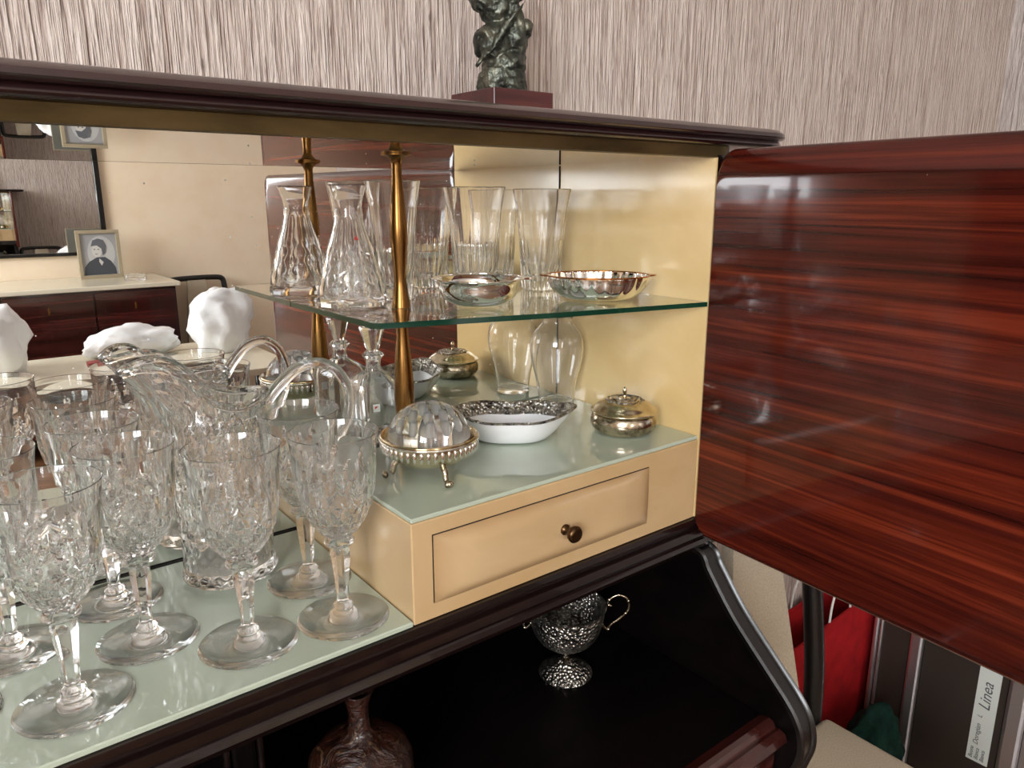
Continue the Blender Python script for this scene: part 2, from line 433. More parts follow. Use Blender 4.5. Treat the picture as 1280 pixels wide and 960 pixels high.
for a in ((x0 - .0007, x1 + .0007, YA - .0008, YA + .001, z1, z1 + .0009), (x0 - .0007, x0, YA - .0008, YA + .001, z0, z1)):
    box(bm, *a)
link('drawer_gap', bm, 'dark_gap', dc)
bm = bmesh.new()
lathe(bm, [(0, 0), (.0065, 0), (.0065, .002), (.004, .004), (.0035, .008), (.0062, .011), (.0095, .014), (.0102, .018), (.0085, .0205), (.006, .0212), (0, .0215)], 24)
bmesh.ops.rotate(bm, verts=bm.verts, cent=(0, 0, 0), matrix=Matrix.Rotation(PI / 2, 3, 'X'))
bmesh.ops.translate(bm, verts=bm.verts, vec=(.541, YA - .0085, -.3715))
link('knob', bm, 'bronze_knob', dc, True, 50)
# ledge under the bay
bm = bmesh.new()
extrude_profile(bm, [(YB - .003, -.4265), (YA, -.4265), (YA - .003, -.4275), (YA - .004, -.434), (YA - .001, -.4365), (YA - .001, -.4405), (YA - .008, -.4425), (YA - .0095, -.452), (YA - .007, -.4545), (YA - .011, -.457), (YA - .013, -.4625), (YA - .0115, -.468), (YA - .006, -.4715), (YA + .02, -.4735), (YB - .003, -.4735)], XE, .8135)
link('ledge_moulding', bm, 'dark_wood', cab)
# posts carrying the glass shelf
def post(name, z0, z1, prof, flange=None):
    bm = bmesh.new()
    lathe(bm, prof, 28, cx=.436, cy=.771, cz=0)
    return link(name, bm, 'brass', cab, True, 50)
def shelf_z(x): return -.1232 - .006 * (x - .351) / .436
sz = shelf_z(.436)
def sp(z0, z1, pts): return [(0, z0)] + smooth_path([(r, z0 + (z1 - z0) * t) for t, r in pts], 5) + [(0, z1)]
post('post', sz, CZ, [(0, sz + .0005)] + smooth_path([(.0115, sz + .0005), (.0108, sz + .006), (.0076, sz + .028), (.0082, sz + .05), (.0102, sz + .082), (.0094, sz + .105), (.0066, sz + .14), (.0058, CZ - .014), (.0068, CZ - .008), (.0100, CZ - .0034)], 5) + [(.0168, CZ - .0020), (.0168, CZ - .0003), (0, CZ - .0003)])
post('post', TZ, sz - .0065, [(0, TZ + .0003), (.0125, TZ + .0003), (.0125, TZ + .003)] + smooth_path([(.0095, TZ + .008), (.0112, TZ + .06), (.0120, TZ + .08), (.0104, TZ + .115), (.0076, TZ + .145), (.0068, TZ + .165), (.0082, sz - .0068)], 5) + [(0, sz - .0068)])
# niche below, sideboard body and the sweeping side band
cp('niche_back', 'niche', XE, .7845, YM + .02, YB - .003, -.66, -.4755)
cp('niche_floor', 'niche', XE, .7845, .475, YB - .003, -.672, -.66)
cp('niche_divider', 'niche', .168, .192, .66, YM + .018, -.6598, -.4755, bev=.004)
cp('niche_divider_bead', 'dark_wood', .160, .167, .66, .668, -.6598, -.4755, bev=.003)
cp('niche_divider_bead', 'dark_wood', .193, .200, .66, .668, -.6598, -.4755, bev=.003)
bm = bmesh.new()
extrude_profile(bm, [(.47, -.659), (.462, -.6565), (.456, -.659), (.452, -.6665), (.446, -.664), (.438, -.667), (.434, -.676), (.438, -.684), (.45, -.69), (.45, -.72), (.475, -.72), (.475, -.66)], XE, .7845)
link('floor_moulding', bm, 'sideboard', cab)
cp('lower_body', 'sideboard', XE, .787, .452, YB - .003, ZF + .08, -.7205)
cp('foot_rail', 'black_wood', XE + .05, .78, .5, YB - .02, ZF, ZF + .08)
bp = smooth_path([(.603, -.4745), (.590, -.4755), (.583, -.481), (.578, -.491), (.568, -.504), (.530, -.548), (.468, -.603), (.443, -.625), (.428, -.643), (.420, -.663), (.419, -.685), (.426, -.712), (.434, -.740), (.438, -.775)], 5)
bm = bmesh.new()                                            # side of the niche
pts = [(y + .003, z) for y, z in bp] + [(YB - .003, -.775), (YB - .003, -.4745)]
A = [bm.verts.new((.788, y, z)) for y, z in pts]; B = [bm.verts.new((.810, y, z)) for y, z in pts]
for i in range(len(pts)): bm.faces.new((A[i], A[(i + 1) % len(pts)], B[(i + 1) % len(pts)], B[i]))
bm.faces.new(A[::-1]); bm.faces.new(B)
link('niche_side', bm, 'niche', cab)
bm = bmesh.new()                                            # band along its edge
xs = .7815; prev = None; n = len(bp)
sec = [(0, .0), (.0, -.006), (.003, -.0085), (.006, -.006), (.0072, -.0035), (.0268, -.0035), (.028, -.006), (.031, -.0085), (.034, -.006), (.034, .0)]
rings = []
for i, (y, z) in enumerate(bp):
    a = bp[max(i - 1, 0)]; b = bp[min(i + 1, n - 1)]
    t = Vector((b[0] - a[0], b[1] - a[1])).normalized(); nrm = Vector((t.y, -t.x))      # points outward (front/up)
    if nrm.x > 0 and abs(nrm.x) > .3: nrm = -nrm
    if nrm.x > 0: nrm = -nrm if nrm.y < 0 else nrm
    rings.append([bm.verts.new((xs + dx, y - nrm.x * d, z - nrm.y * d)) for dx, d in sec])
for A, B in zip(rings, rings[1:]):
    for k in range(len(sec) - 1): bm.faces.new((A[k], A[k + 1], B[k + 1], B[k]))
link('side_band', bm, 'black_wood', cab, True, 35)
# the open door: rounded slab, hinged on the right edge of the bay
hx, hy = .7868, .6025; ang = .0605; DL, DT = .835, .022
dz0, dz1 = -.452, .0575
bm = bmesh.new()
def rrect(w0, w1, z0, z1, r, n=8):
    out = []
    for cxx, czz, a0 in ((w1 - r, z1 - r, 0), (w0 + r, z1 - r, PI / 2), (w0 + r, z0 + r, PI), (w1 - r, z0 + r, 1.5 * PI)):
        for k in range(n + 1):
            a = a0 + PI / 2 * k / n; out.append((cxx + r * math.cos(a), czz + r * math.sin(a)))
    return out
rings = []
for ins, d in ((.0, DT), (.0, .012), (.0012, .008), (.004, .0052), (.009, .0028), (.016, .0010), (.024, .0), (.0265, .0)):
    rings.append([bm.verts.new((d, -w, z)) for w, z in rrect(ins * .05, DL - ins, dz0 + ins * .5, dz1 - ins * 1.3, .020 if ins < .012 else .016)])
for A, B in zip(rings, rings[1:]):
    for i in range(len(A)): bm.faces.new((A[i], A[(i + 1) % len(A)], B[(i + 1) % len(A)], B[i]))
bm.faces.new(rings[-1]); bm.faces.new(rings[0][::-1])
door = link('door', bm, 'door', cab, True, 60)
door.location = (hx, hy, 0); door.rotation_euler = (0, 0, -ang)
for zz in (-.36, -.03):
    bm = bmesh.new(); lathe(bm, [(0, 0), (.004, 0), (.004, .05), (0, .05)], 12)
    hg = link('hinge', bm, 'brass', door); hg.location = (DT + .004, -.004, zz)

# ------------------------------------------------------------------ glass shelf
poly = [(.350, .8905), (.352, .681), (.360, .676), (.560, .636), (.7865, .603), (.7865, .8905)]
bm = bmesh.new(); TH = .006
A = [bm.verts.new((x, y, shelf_z(x) - TH)) for x, y in poly]; B = [bm.verts.new((x, y, shelf_z(x))) for x, y in poly]
bm.faces.new(A[::-1]); bm.faces.new(B)
for i in range(len(poly)): bm.faces.new((A[i], A[(i + 1) % 6], B[(i + 1) % 6], B[i])).material_index = 1 if i < 4 else 0
o = link('glass_shelf', bm, ['shelf_glass', 'shelf_edge'])
o.location.z = H; tag(o, 'clear glass shelf with green edge held by brass post inside the cabinet', 'shelf')

# ------------------------------------------------------------------ crystal
def cutmod(n1, zlo, zmid, zhi, depth):
    """spikes above, diamonds below, on the outer wall"""
    def f(a, r, z):
        if z < zlo - .002 or z > zhi: return r
        if z < zmid:
            u = a * n1 / (2 * PI); v = (z - zlo) / (zmid - zlo) * 2.0
            p = abs(((u + v) % 1) - .5) * 2; q = abs(((u - v) % 1) - .5) * 2
            return r - depth * (1 - min(p, q)) * 1.0
        n2 = n1 / 2; u = (a * n2 / (2 * PI)) % 1; t = (z - zmid) / (zhi - zmid)
        w = .42 * (1 - t); e = abs(u - .5)
        d = max(0, 1 - e / max(w, 1e-3)) if w > 0 else 0
        e2 = min(u, 1 - u); t2 = t * 1.6; w2 = .3 * (1 - t2)
        if w2 > 0: d = max(d, max(0, 1 - e2 / w2) * .8)
        return r - depth * 1.2 * d
    return f
def resample(pts, step):
    out = [pts[0]]
    for a, b in zip(pts, pts[1:]):
        l = math.hypot(b[0] - a[0], b[1] - a[1]); k = max(1, int(round(l / step)))
        for i in range(1, k + 1): out.append((a[0] + (b[0] - a[0]) * i / k, a[1] + (b[1] - a[1]) * i / k))
    return out
def make_goblet(label):
    t = thing('crystal_goblet', label, 'goblet', (0, 0, GZ), 0, 'cut crystal goblets')
    bm = bmesh.new()
    lathe(bm, [(0, .0008), (.018, .0006), (.040, .0003), (.0458, .0004), (.0466, .0009), (.0458, .0015), (.030, .0030), (.016, .0062), (.011, .009), (.0095, .0115), (0, .0115)], 56)
    link('foot', bm, 'glass', t, True, 50)
    bm = bmesh.new()
    def hexa(a, r, z, k):
        if .02 < z < .078:
            s = 2 * PI / 6; d = ((a + s / 2) % s) - s / 2
            return r * math.cos(s / 2) / math.cos(d) * 1.06, z
        return r, z
    lathe(bm, [(0, .0118), (.0095, .0118), (.0105, .0145), (.0085, .0172), (.0062, .019), (.0064, .024), (.0072, .040), (.0088, .058), (.0102, .070), (.0098, .0765), (.0078, .0795), (.0125, .0815), (.0152, .0842), (.0150, .0865), (.0120, .0885), (.0088, .0898), (0, .0898)], 24, hexa)
    link('stem', bm, 'glass', t, True, 30)
    cm = cutmod(16, .096, .134, .172, .0024)
    outer = resample([(.0088, .0901), (.0135, .0925), (.0215, .0995), (.0285, .1095), (.0340, .1220), (.0378, .1365), (.0398, .152), (.0404, .168), (.0408, .182), (.0424, .194), (.0437, .2000)], .0012)
    inner = [(.0432, .2006), (.0425, .2000), (.0411, .1935), (.0393, .182), (.0380, .168), (.0366, .152), (.0338, .1365), (.0298, .1235), (.0240, .1130), (.017, .1055), (.010, .1015), (0, .100)]
    no = len(outer)
    bm = bmesh.new()
    lathe(bm, [(0, .0901)] + outer + inner, 128, lambda a, r, z, k: ((cm(a, r, z), z) if 0 < k <= no else (r, z)))
    link('bowl', bm, 'glass', t, True, 9)
    return t
GOB = [((.049, .672), 'crystal goblet standing nearest the lens at lower left corner of the green glass'),
       ((.122, .738), 'crystal goblet in second row between the front left goblet and the pitcher'),
       ((.198, .671), 'crystal goblet in front of the pitcher foot at the glass edge'),
       ((.291, .657), 'crystal goblet at the front right corner beside the drawer case'),
       ((.295, .753), 'crystal goblet between pitcher handle and corner goblet near the drawer case'),
       ((.112, .836), 'crystal goblet at the back by the mirror left of the pitcher'),
       ((.015, .794), 'crystal goblet at back left behind the front left goblet'),
       ((-.046, .715), 'crystal goblet at far left mostly outside the picture edge')]
g0 = make_goblet(GOB[0][1])
for i, ((x, y), lab) in enumerate(GOB):
    if i == 0: g0.location = (x, y, GZ + H); g0.rotation_euler = (0, 0, .3)
    else: dup(g0, (x, y, GZ), random.uniform(0, 6), lab)

# pitcher: spout towards -X, handle towards +X
def make_pitcher():
    t = thing('crystal_pitcher', 'large cut crystal pitcher with wavy lip and looped handle', 'pitcher', (.232, .829, GZ), math.radians(-14))
    seg = 96
    base = resample([(.040, .0004), (.0505, .002), (.0525, .006), (.0515, .014), (.0500, .030), (.0505, .060), (.0530, .095), (.0555, .125), (.0550, .150), (.0520, .172), (.0495, .188), (.0500, .200)], .0026)
    nb = len(base)
    def cut(a, r, z):
        if .010 < z < .055:
            u = a * 20 / (2 * PI); v = (z - .01) / .022
            p = abs(((u + v) % 1) - .5) * 2; q = abs(((u - v) % 1) - .5) * 2
            return r - .0018 * (1 - min(p, q))
        if .062 < z < .190:
            u = a * 14 / (2 * PI); v = (z - .062) / .05
            p = abs(((u + v) % 1) - .5) * 2; q = abs(((u - v * .7) % 1) - .5) * 2
            return r - .0032 * max(0, 1 - p * 2.0) - .0030 * max(0, 1 - q * 2.0)
        return r
    def lipz(a, r, z):
        """raise and stretch the mouth into the spout at a = pi"""
        if z < .15: return r, z
        k = min(1, (z - .15) / .05)
        d = abs(((a - PI + PI) % (2 * PI)) - PI)              # 0 at spout
        rise = k * (.066 * math.exp(-(d / 1.15) ** 2) - .022 * math.exp(-(d / .40) ** 2) - .004 + .010 * math.exp(-((d - PI) / .8) ** 2))
        out = k * k * (.040 * math.exp(-(d / .50) ** 2) - .006 * math.exp(-((d - 1.3) / .5) ** 2) + .005 * math.exp(-((d - PI) / .5) ** 2))
        return r + out, z + rise
    def modo(a, r, z, k):
        return lipz(a, cut(a, r, z) if 1 < k <= nb else r, z)
    th = .0062
    inner = [(max(r - th, .001), z) for r, z in reversed(base) if z > .016] + [(.030, .013), (0, .012)]
    rim = [(base[-1][0] + .0030, .2020), (base[-1][0] + .0030, .2056), (base[-1][0] - .0004, .2080), (base[-1][0] - .0048, .2080), (base[-1][0] - .0084, .2052), (base[-1][0] - .0084, .2015)]
    bm = bmesh.new()
    lathe(bm, [(0, .0015)] + base + rim + inner, seg, modo)
    link('body', bm, 'glass', t, True, 14)
    bm = bmesh.new()
    hp = smooth_path([(.0545, 0, .197), (.068, 0, .214), (.090, 0, .232), (.116, 0, .236), (.137, 0, .222), (.147, 0, .196), (.143, 0, .165), (.122, 0, .135), (.094, 0, .118), (.0585, 0, .108)], 6)
    m_ = len(hp)
    tube(bm, hp, [.0074 + .002 * (abs(i / (m_ - 1) - .4)) for i in range(m_)], 14, flat=.85)
    link('handle', bm, 'glass', t, True)
    return t
make_pitcher()

# carafe on the shelf
def facet(n, amt):
    s = 2 * PI / n
    def f(a, r): 
        d = ((a + s / 2) % s) - s / 2
        return r * (1 - amt + amt * math.cos(s / 2) / math.cos(d) * 1.02)
    return f
t = thing('crystal_carafe', 'triangular crystal carafe with diagonal cuts on the glass shelf left of the post', 'carafe', (.3965, .8165, shelf_z(.3965) + .0006), .35)
fa = facet(8, 1.0)
outer = resample([(.036, 0), (.0425, .0015), (.0435, .006), (.0405, .022), (.0345, .045), (.0275, .068), (.0205, .088), (.0168, .103), (.0158, .112), (.0172, .122), (.0205, .132), (.0225, .1375)], .003)
def carmod(a, r, z, k):
    if not (0 < k <= len(outer)): return r, z
    r = fa(a, r) if z < .1 else r
    if .012 < z < .07:
        u = a * 8 / (2 * PI); v = (z - .012) / .022
        p = abs(((u + v) % 1) - .5) * 2; q = abs(((u - v) % 1) - .5) * 2
        r -= .0013 * max(0, 1 - min(p, q) * 3)
    return r, z
inner = [(.0218, .1381), (.0208, .1372), (.0178, .129), (.0146, .112), (.015, .101), (.0185, .086), (.025, .066), (.0315, .044), (.0365, .022), (.037, .012), (.02, .0085), (0, .008)]
bm = bmesh.new(); lathe(bm, [(0, .001)] + outer + inner, 64, carmod); link('body', bm, 'glass', t, True, 20)
bm = bmesh.new(); bmesh.ops.create_circle(bm, cap_ends=True, radius=.0034, segments=3)
st = link('sticker', bm, 'red_sticker', t); st.location = (-.0165, -.0262, .079); st.rotation_euler = (math.radians(70), 0, math.radians(-32)); st['label'] = 'small red triangular sticker'

# trumpet vase and tumblers
def ribbed(n, amt, z0, z1, no):
    def f(a, r, z, k):
        if not (0 < k <= no) or z < z0: return r, z
        fade = max(0, min(1, (z1 - z) / (z1 - z0)))
        return r - amt * fade * abs(math.sin(a * n / 2)), z
    return f
def tumbler(name, label, cat, x, y, outer, wall, floor_z, n, amt, ztop, rz, group=None):
    t = thing(name, label, cat, (x, y, shelf_z(x) + .0008), rz, group)
    ou = resample(outer, .004)
    inn = [(ou[-1][0] - wall * .25, ou[-1][1] + .0006), (ou[-1][0] - wall * .8, ou[-1][1])] + [(r - wall, z) for r, z in reversed(outer) if z > floor_z] + [(outer[1][0] * .55, floor_z), (0, floor_z - .001)]
    bm = bmesh.new(); lathe(bm, [(0, .0012)] + ou + inn, 72, ribbed(n, amt, .001, ztop, len(ou)))
    link('body', bm, 'glass', t, True, 25)
    return t
tumbler('trumpet_vase', 'narrow flared crystal vase behind the upper brass post', 'vase', .467, .838, [(.019, 0), (.0215, .002), (.0225, .01), (.0235, .04), (.026, .08), (.0295, .115), (.034, .144)], .0026, .014, 10, .0022, .13, .1)
T0 = [(.026, 0), (.0285, .002), (.0295, .01), (.0305, .04), (.0325, .075), (.036, .11), (.0415, .139)]
tumbler('fluted_vase', 'tall fluted glass vase on the shelf behind the plain silver bowl', 'vase', .585, .832, T0, .0022, .012, 18, .0016, .125, 0, 'fluted glass vases on the shelf')
tumbler('fluted_vase', 'tall fluted glass vase in the shelf corner behind the fluted silver bowl', 'vase', .704, .836, T0, .0022, .012, 18, .0016, .125, .2, 'fluted glass vases on the shelf')

# bulbous vase below the shelf
t = thing('bulb_vase', 'thin clear bulbous glass vase in the corner behind the white dish', 'vase', (.738, .838, TZ + .0006))
ou = smooth_path([(.024, 0), (.0265, .002), (.027, .012), (.031, .038), (.0385, .070), (.0405, .088), (.0375, .108), (.0275, .122), (.0225, .128), (.0225, .134), (.0265, .1385)], 4)
bm = bmesh.new(); lathe(bm, [(0, .0008)] + ou + [(r - .0016, z + .0004) for r, z in reversed(ou) if z > .006] + [(.015, .006), (0, .0055)], 48); link('body', bm, 'glass', t, True, 60)

# square decanter with stopper
t = thing('square_decanter', 'square crystal decanter with flared stopper by the mirror', 'decanter', (.4335, .8435, TZ + .0006), math.radians(-8))
bm = bmesh.new()
def sq(r, n=6):
    out = []; c = r * .22
    for cx_, cy_, a0 in ((1, 1, 0), (-1, 1, PI / 2), (-1, -1, PI), (1, -1, 1.5 * PI)):
        for k in range(n): 
            a = a0 + PI / 2 * k / (n - 1); out.append((cx_ * (r - c) + c * math.cos(a), cy_ * (r - c) + c * math.sin(a)))
    return out
def circ(r, n=24): return [(r * math.cos(PI / 4 * 0 + 2 * PI * (k + .5) / n), r * math.sin(2 * PI * (k + .5) / n)) for k in range(n)]
secs = [('s', .024, 0), ('s', .0265, .002), ('s', .0270, .02), ('s', .0278, .05), ('s', .0280, .074), ('s', .0262, .083), ('m', .019, .0905), ('c', .0105, .0965), ('c', .0092, .103), ('c', .0095, .110), ('c', .0135, .1145), ('c', .0138, .1165), ('c', .0095, .1205), ('c', .0072, .1208), ('c', .0068, .11), ('c', .0072, .097), ('m', .015, .0885), ('s', .0215, .080), ('s', .0232, .072), ('s', .0222, .022), ('s', .021, .014)]
rings = []
for kind, r, z in secs:
    s_, c_ = sq(r), circ(r * 1.0)
    p_ = s_ if kind == 's' else c_ if kind == 'c' else [((a[0] + b[0]) / 2, (a[1] + b[1]) / 2) for a, b in zip(s_, c_)]
    rings.append([bm.verts.new((x, y, z)) for x, y in p_])
for A, B in zip(rings, rings[1:]):
    for i in range(24): bm.faces.new((A[i], A[(i + 1) % 24], B[(i + 1) % 24], B[i]))
bm.faces.new(rings[0][::-1]); bm.faces.new(rings[-1])
link('body', bm, 'glass', t, True, 35)
bm = bmesh.new(); f6 = facet(8, 1.0)
lathe(bm, [(0, .108), (.0062, .108), (.0066, .1195), (.0072, .1225), (.0085, .125), (.0125, .139), (.0158, .150), (.0150, .1522), (0, .1526)], 32, lambda a, r, z, k: (f6(a, r), z) if z > .124 else (r, z))
link('stopper', bm, 'glass', t, True, 25)
bm = bmesh.new(); box(bm, -.0045, .0045, -.0003, 0, -.005, .005)
st = link('sticker', bm, 'white_sticker', t); st.location = (-.008, -.0286, .054)
bm = bmesh.new(); v = [bm.verts.new(p) for p in ((-.0025, -.0006, -.0015), (.0025, -.0006, .0022), (-.0025, -.0006, .0022))]; bm.faces.new(v)
link('sticker_mark', bm, 'red_sticker', st)

# ------------------------------------------------------------------ silver
def bowl_thing(name, label, x, y, z, rx, ry, rz, outer, wall, mod, m, rim_m):
    t = thing(name, label, 'bowl', (x, y, z), rz)
    ou = smooth_path(outer, 5); inn = [(max(r - wall, 0.0005), zz + wall * .6) for r, zz in reversed(ou)]
    inn = [q for q in inn if q[1] < ou[-1][1]]
    bm = bmesh.new(); lathe(bm, [(0, 0)] + ou + inn + [(0, inn[-1][1])], 96, mod, sx=rx, sy=ry); link('body', bm, m, t, True, 60)
    R = ou[-1][0]; Z = ou[-1][1]
    bm = bmesh.new(); tube(bm, [(R * rx * math.cos(a) * 1.005, R * ry * math.sin(a) * 1.005, Z) for a in [2 * PI * k / 72 for k in range(72)]], .0011, 8, closed=True); link('rim', bm, rim_m, t, True)
    for s in (-1, 1):
        bm = bmesh.new(); prism(bm, [(s * (R * rx - .001), -.011), (s * (R * rx + .006), -.006), (s * (R * rx + .009), 0), (s * (R * rx + .006), .006), (s * (R * rx - .001), .011)], Z - .001, Z + .001); link('handle', bm, rim_m, t)
    return t
va = math.radians(-38)
bowl_thing('silver_bowl', 'plain polished silver bowl on the glass shelf right of the post', .523, .737, shelf_z(.523) + .0006, 1, 1, va, [(.020, .0), (.032, .0022), (.0415, .008), (.0470, .0165), (.0492, .025), (.0525, .0308), (.0548, .032)], .0012, None, 'silver', 'silver')
def flut(a, r, z, k):
    w = min(1, max(0, (z - .002) / .012)); return r * (1 + .035 * w * abs(math.sin(a * 12)) - .02 * w), z
bowl_thing('fluted_bowl', 'oval fluted silver bowl with gilt rim at right end of the glass shelf', .689, .704, shelf_z(.689) + .001, 1, .8, va, [(.036, .0), (.045, .0015), (.054, .007), (.0615, .016), (.0655, .026), (.066, .030)], .0012, flut, 'silver', 'gold')

# powder box
t = thing('powder_box', 'round tarnished silver powder box with finial on the green glass near the open door', 'box', (.724, .682, TZ + .0004), .4)
bm = bmesh.new(); lathe(bm, [(0, 0)] + smooth_path([(.030, 0), (.037, .0015), (.0435, .008), (.0455, .016), (.0435, .024), (.0405, .0275)], 5) + [(0, .0275)], 64); link('body', bm, 'old_silver', t, True, 50)
bm = bmesh.new(); lathe(bm, [(0, .0277), (.043, .0277)] + smooth_path([(.0455, .0290), (.0455, .0308), (.041, .0335), (.036, .038), (.030, .042)], 4) + smooth_path([(.028, .0425), (.018, .0455), (.006, .047)], 4) + [(0, .047)], 64); lid = link('lid', bm, 'warm_silver', t, True, 40)
bm = bmesh.new()                                            # pierced, chased centre of the lid
for q in range(3):
    for k in range(10):
        a = 2 * PI * k / 10 + q * .31; r0 = .026 - q * .007
        pts = [(r0 * math.cos(a + u * 1.1) * (1 - .25 * u), r0 * math.sin(a + u * 1.1) * (1 - .25 * u), .0432 + q * .0014 + .0012 * math.sin(u * PI)) for u in [i / 6 for i in range(7)]]
        tube(bm, pts, .0011, 6)
link('lid_chasing', bm, 'chased', lid, True)
bm = bmesh.new(); lathe(bm, [(0, .0465), (.003, .0465), (.0022, .049), (.0016, .051), (.0028, .0535), (.0034, .0565), (.0024, .060), (0, .0625)], 16); link('finial', bm, 'warm_silver', lid, True)

# flower frog in a footed silver bowl
t = thing('flower_bowl', 'footed silver rose bowl with domed clear glass frog at the left of the drawer case', 'bowl', (.428, .7035, TZ), 0)
bm = bmesh.new(); lathe(bm, [(0, .013)] + smooth_path([(.015, .0135), (.032, .0175), (.046, .026), (.0525, .036), (.0545, .046), (.0555, .0485)], 5) + [(.0545, .0495), (.053, .0485), (.051, .044), (.03, .040), (0, .038)], 72); bwl = link('bowl', bm, 'warm_silver', t, True, 50)
bm = bmesh.new()
for k in range(44):
    a = 2 * PI * k / 44
    tube(bm, [(.0535 * math.cos(a), .0535 * math.sin(a), .0305 + .0135 * u) for u in (0, .25, .5, .75, 1)], [.0012, .0022, .0026, .0024, .0014], 6)
tube(bm, [(.0560 * math.cos(2 * PI * k / 60), .0560 * math.sin(2 * PI * k / 60), .0455) for k in range(60)], .0013, 8, closed=True)
link('gadroon_band', bm, 'silver', bwl, True)
for a in (math.radians(158), math.radians(262), math.radians(30)):
    bm = bmesh.new(); ca, sa = math.cos(a), math.sin(a)
    lp = smooth_path([(.036 * ca, .036 * sa, .0200), (.041 * ca, .041 * sa, .0145), (.0425 * ca, .0425 * sa, .008), (.0445 * ca, .0445 * sa, .0055)], 4)
    tube(bm, lp, [.004 - .001 * i / len(lp) for i in range(len(lp))], 8)
    for d in (-.5, 0, .5):
        b2 = a + d; blob(bm, (.0475 * ca + .0045 * math.cos(b2), .0475 * sa + .0045 * math.sin(b2), .0042), (.0034, .0034, .0040), 2, 0, 1, 0)
    link('leg', bm, 'old_silver', t, True)
bm = bmesh.new()
def frog(a, r, z, k):
    return r, z
dome = [(.047 * math.cos(u), .046 + .040 * math.sin(u)) for u in [PI / 2 * i / 14 for i in range(15)]]
lathe(bm, [(0, .046)] + dome[:-1] + [(0, .086)], 64)
dm = link('glass_frog', bm, 'glass', t, True, 60)
bm = bmesh.new()                                            # the wells of the frog
for ring_r, cnt, off in ((.034, 12, 0), (.0215, 8, .2), (.009, 4, .4)):
    for k in range(cnt):
        a = 2 * PI * k / cnt + off; zt = .046 + .040 * math.sqrt(max(0, 1 - (ring_r / .047) ** 2)) - .0025
        lathe(bm, [(0, zt - .017), (.003, zt - .0165), (.0046, zt - .013), (.005, zt - .008), (.0046, zt - .002), (.003, zt), (0, zt)], 14, cx=ring_r * math.cos(a), cy=ring_r * math.sin(a))
wl = link('frog_well', bm, 'frost', dm, True, 40); wl['kind'] = 'stuff'

# porcelain dish
t = thing('porcelain_dish', 'white boat shaped porcelain dish with silver relief rim', 'dish', (.584, .752, TZ + .0004), math.radians(-36))
def lobes(a, r, z, k):
    f = min(1, z / .03); rx = 1.42 + .10 * f * math.exp(-((((a + PI) % (2 * PI)) - PI) / .22) ** 2); ry = .98
    sc = 1 + .03 * f * math.cos(6 * a)
    tip = math.exp(-((((a + PI) % (2 * PI)) - PI) / .3) ** 2)
    e = math.hypot(math.cos(a) * rx, math.sin(a) * ry)
    return r * e * sc, z + f * (.004 * tip + .0025 * math.cos(2 * a))
ou = smooth_path([(.022, 0), (.030, .001), (.036, .004), (.043, .013), (.049, .024), (.054, .036)], 5)
inn = [(r - .0022, z + .0022) for r, z in reversed(ou) if z + .0022 < .0365]
bm = bmesh.new(); lathe(bm, [(0, .0015)] + ou + inn + [(0, inn[-1][1])], 96, lobes); link('body', bm, 'porcelain', t, True, 60)
ri = [(.0549, .0350), (.0553, .0376), (.0538, .0382), (.0512, .0366), (.0458, .0270), (.0436, .0222), (.0440, .0205)]
bm = bmesh.new()
rr = lathe(bm, [(r, z) for r, z in ri], 144, lambda a, r, z, k: (lambda q: (q[0] + (.0009 * math.sin(a * 30) if k in (3,) else 0), q[1] + (.0008 * math.sin(a * 24 + 1) if k in (3, 4) else 0)))(lobes(a, r, z, k)))
link('rim', bm, 'rim_silver', t, True)

# chased two-handled cup in the niche
t = thing('chased_cup', 'dark chased silver cup with scroll handles in the black niche', 'cup', (.642, .700, -.6598), math.radians(-40))
bm = bmesh.new(); lathe(bm, [(0, 0), (.037, 0), (.0385, .002), (.036, .006), (.026, .012), (.014, .018), (.009, .022), (0, .022)], 48); link('foot', bm, 'chased', t, True)
bm = bmesh.new(); lathe(bm, [(0, .0222), (.007, .0222), (.0055, .027), (.009, .031), (.0055, .036), (.0065, .042), (0, .042)], 24); link('stem', bm, 'old_silver', t, True)
ou = smooth_path([(.010, .0425), (.024, .046), (.038, .056), (.0475, .072), (.052, .090), (.054, .104), (.056, .108)], 5)
bm = bmesh.new(); lathe(bm, [(0, .0425)] + ou + [(r - .0016, z + .0004) for r, z in reversed(ou) if z > .05] + [(0, .05)], 64); link('bowl', bm, 'chased', t, True, 60)
for s in (-1, 1):
    bm = bmesh.new()
    hp = smooth_path([(s * .050, 0, .078), (s * .058, 0, .070), (s * .062, 0, .078), (s * .074, 0, .088), (s * .086, 0, .102), (s * .084, 0, .118), (s * .072, 0, .124), (s * .060, 0, .118), (s * .057, 0, .110), (s * .062, 0, .107)], 5)
    tube(bm, hp, .0022, 8)
    for i in range(0, len(hp), 6): blob(bm, hp[i], (.0036, .003, .0036), 1, 0)
    link('handle', bm, 'old_silver', t, True)

# carved vase in the niche
t = thing('relief_vase', 'reddish brown relief vase with narrow neck at left in the black niche', 'vase', (.285, .622, -.6598))
bm = bmesh.new()
ou = smooth_path([(.024, 0), (.030, .004), (.036, .02), (.049, .05), (.055, .078), (.051, .100), (.036, .116), (.018, .124), (.0115, .132), (.0105, .150), (.0135, .168), (.017, .176)], 5)
lathe(bm, [(0, 0)] + ou + [(.013, .174), (.008, .15), (0, .14)], 72, lambda a, r, z, k: (r * (1 + .05 * mnoise.noise(Vector((math.cos(a) * 3.2, math.sin(a) * 3.2, z * 45)))) if r > .008 else r, z))
link('body', bm, 'vase', t, True)

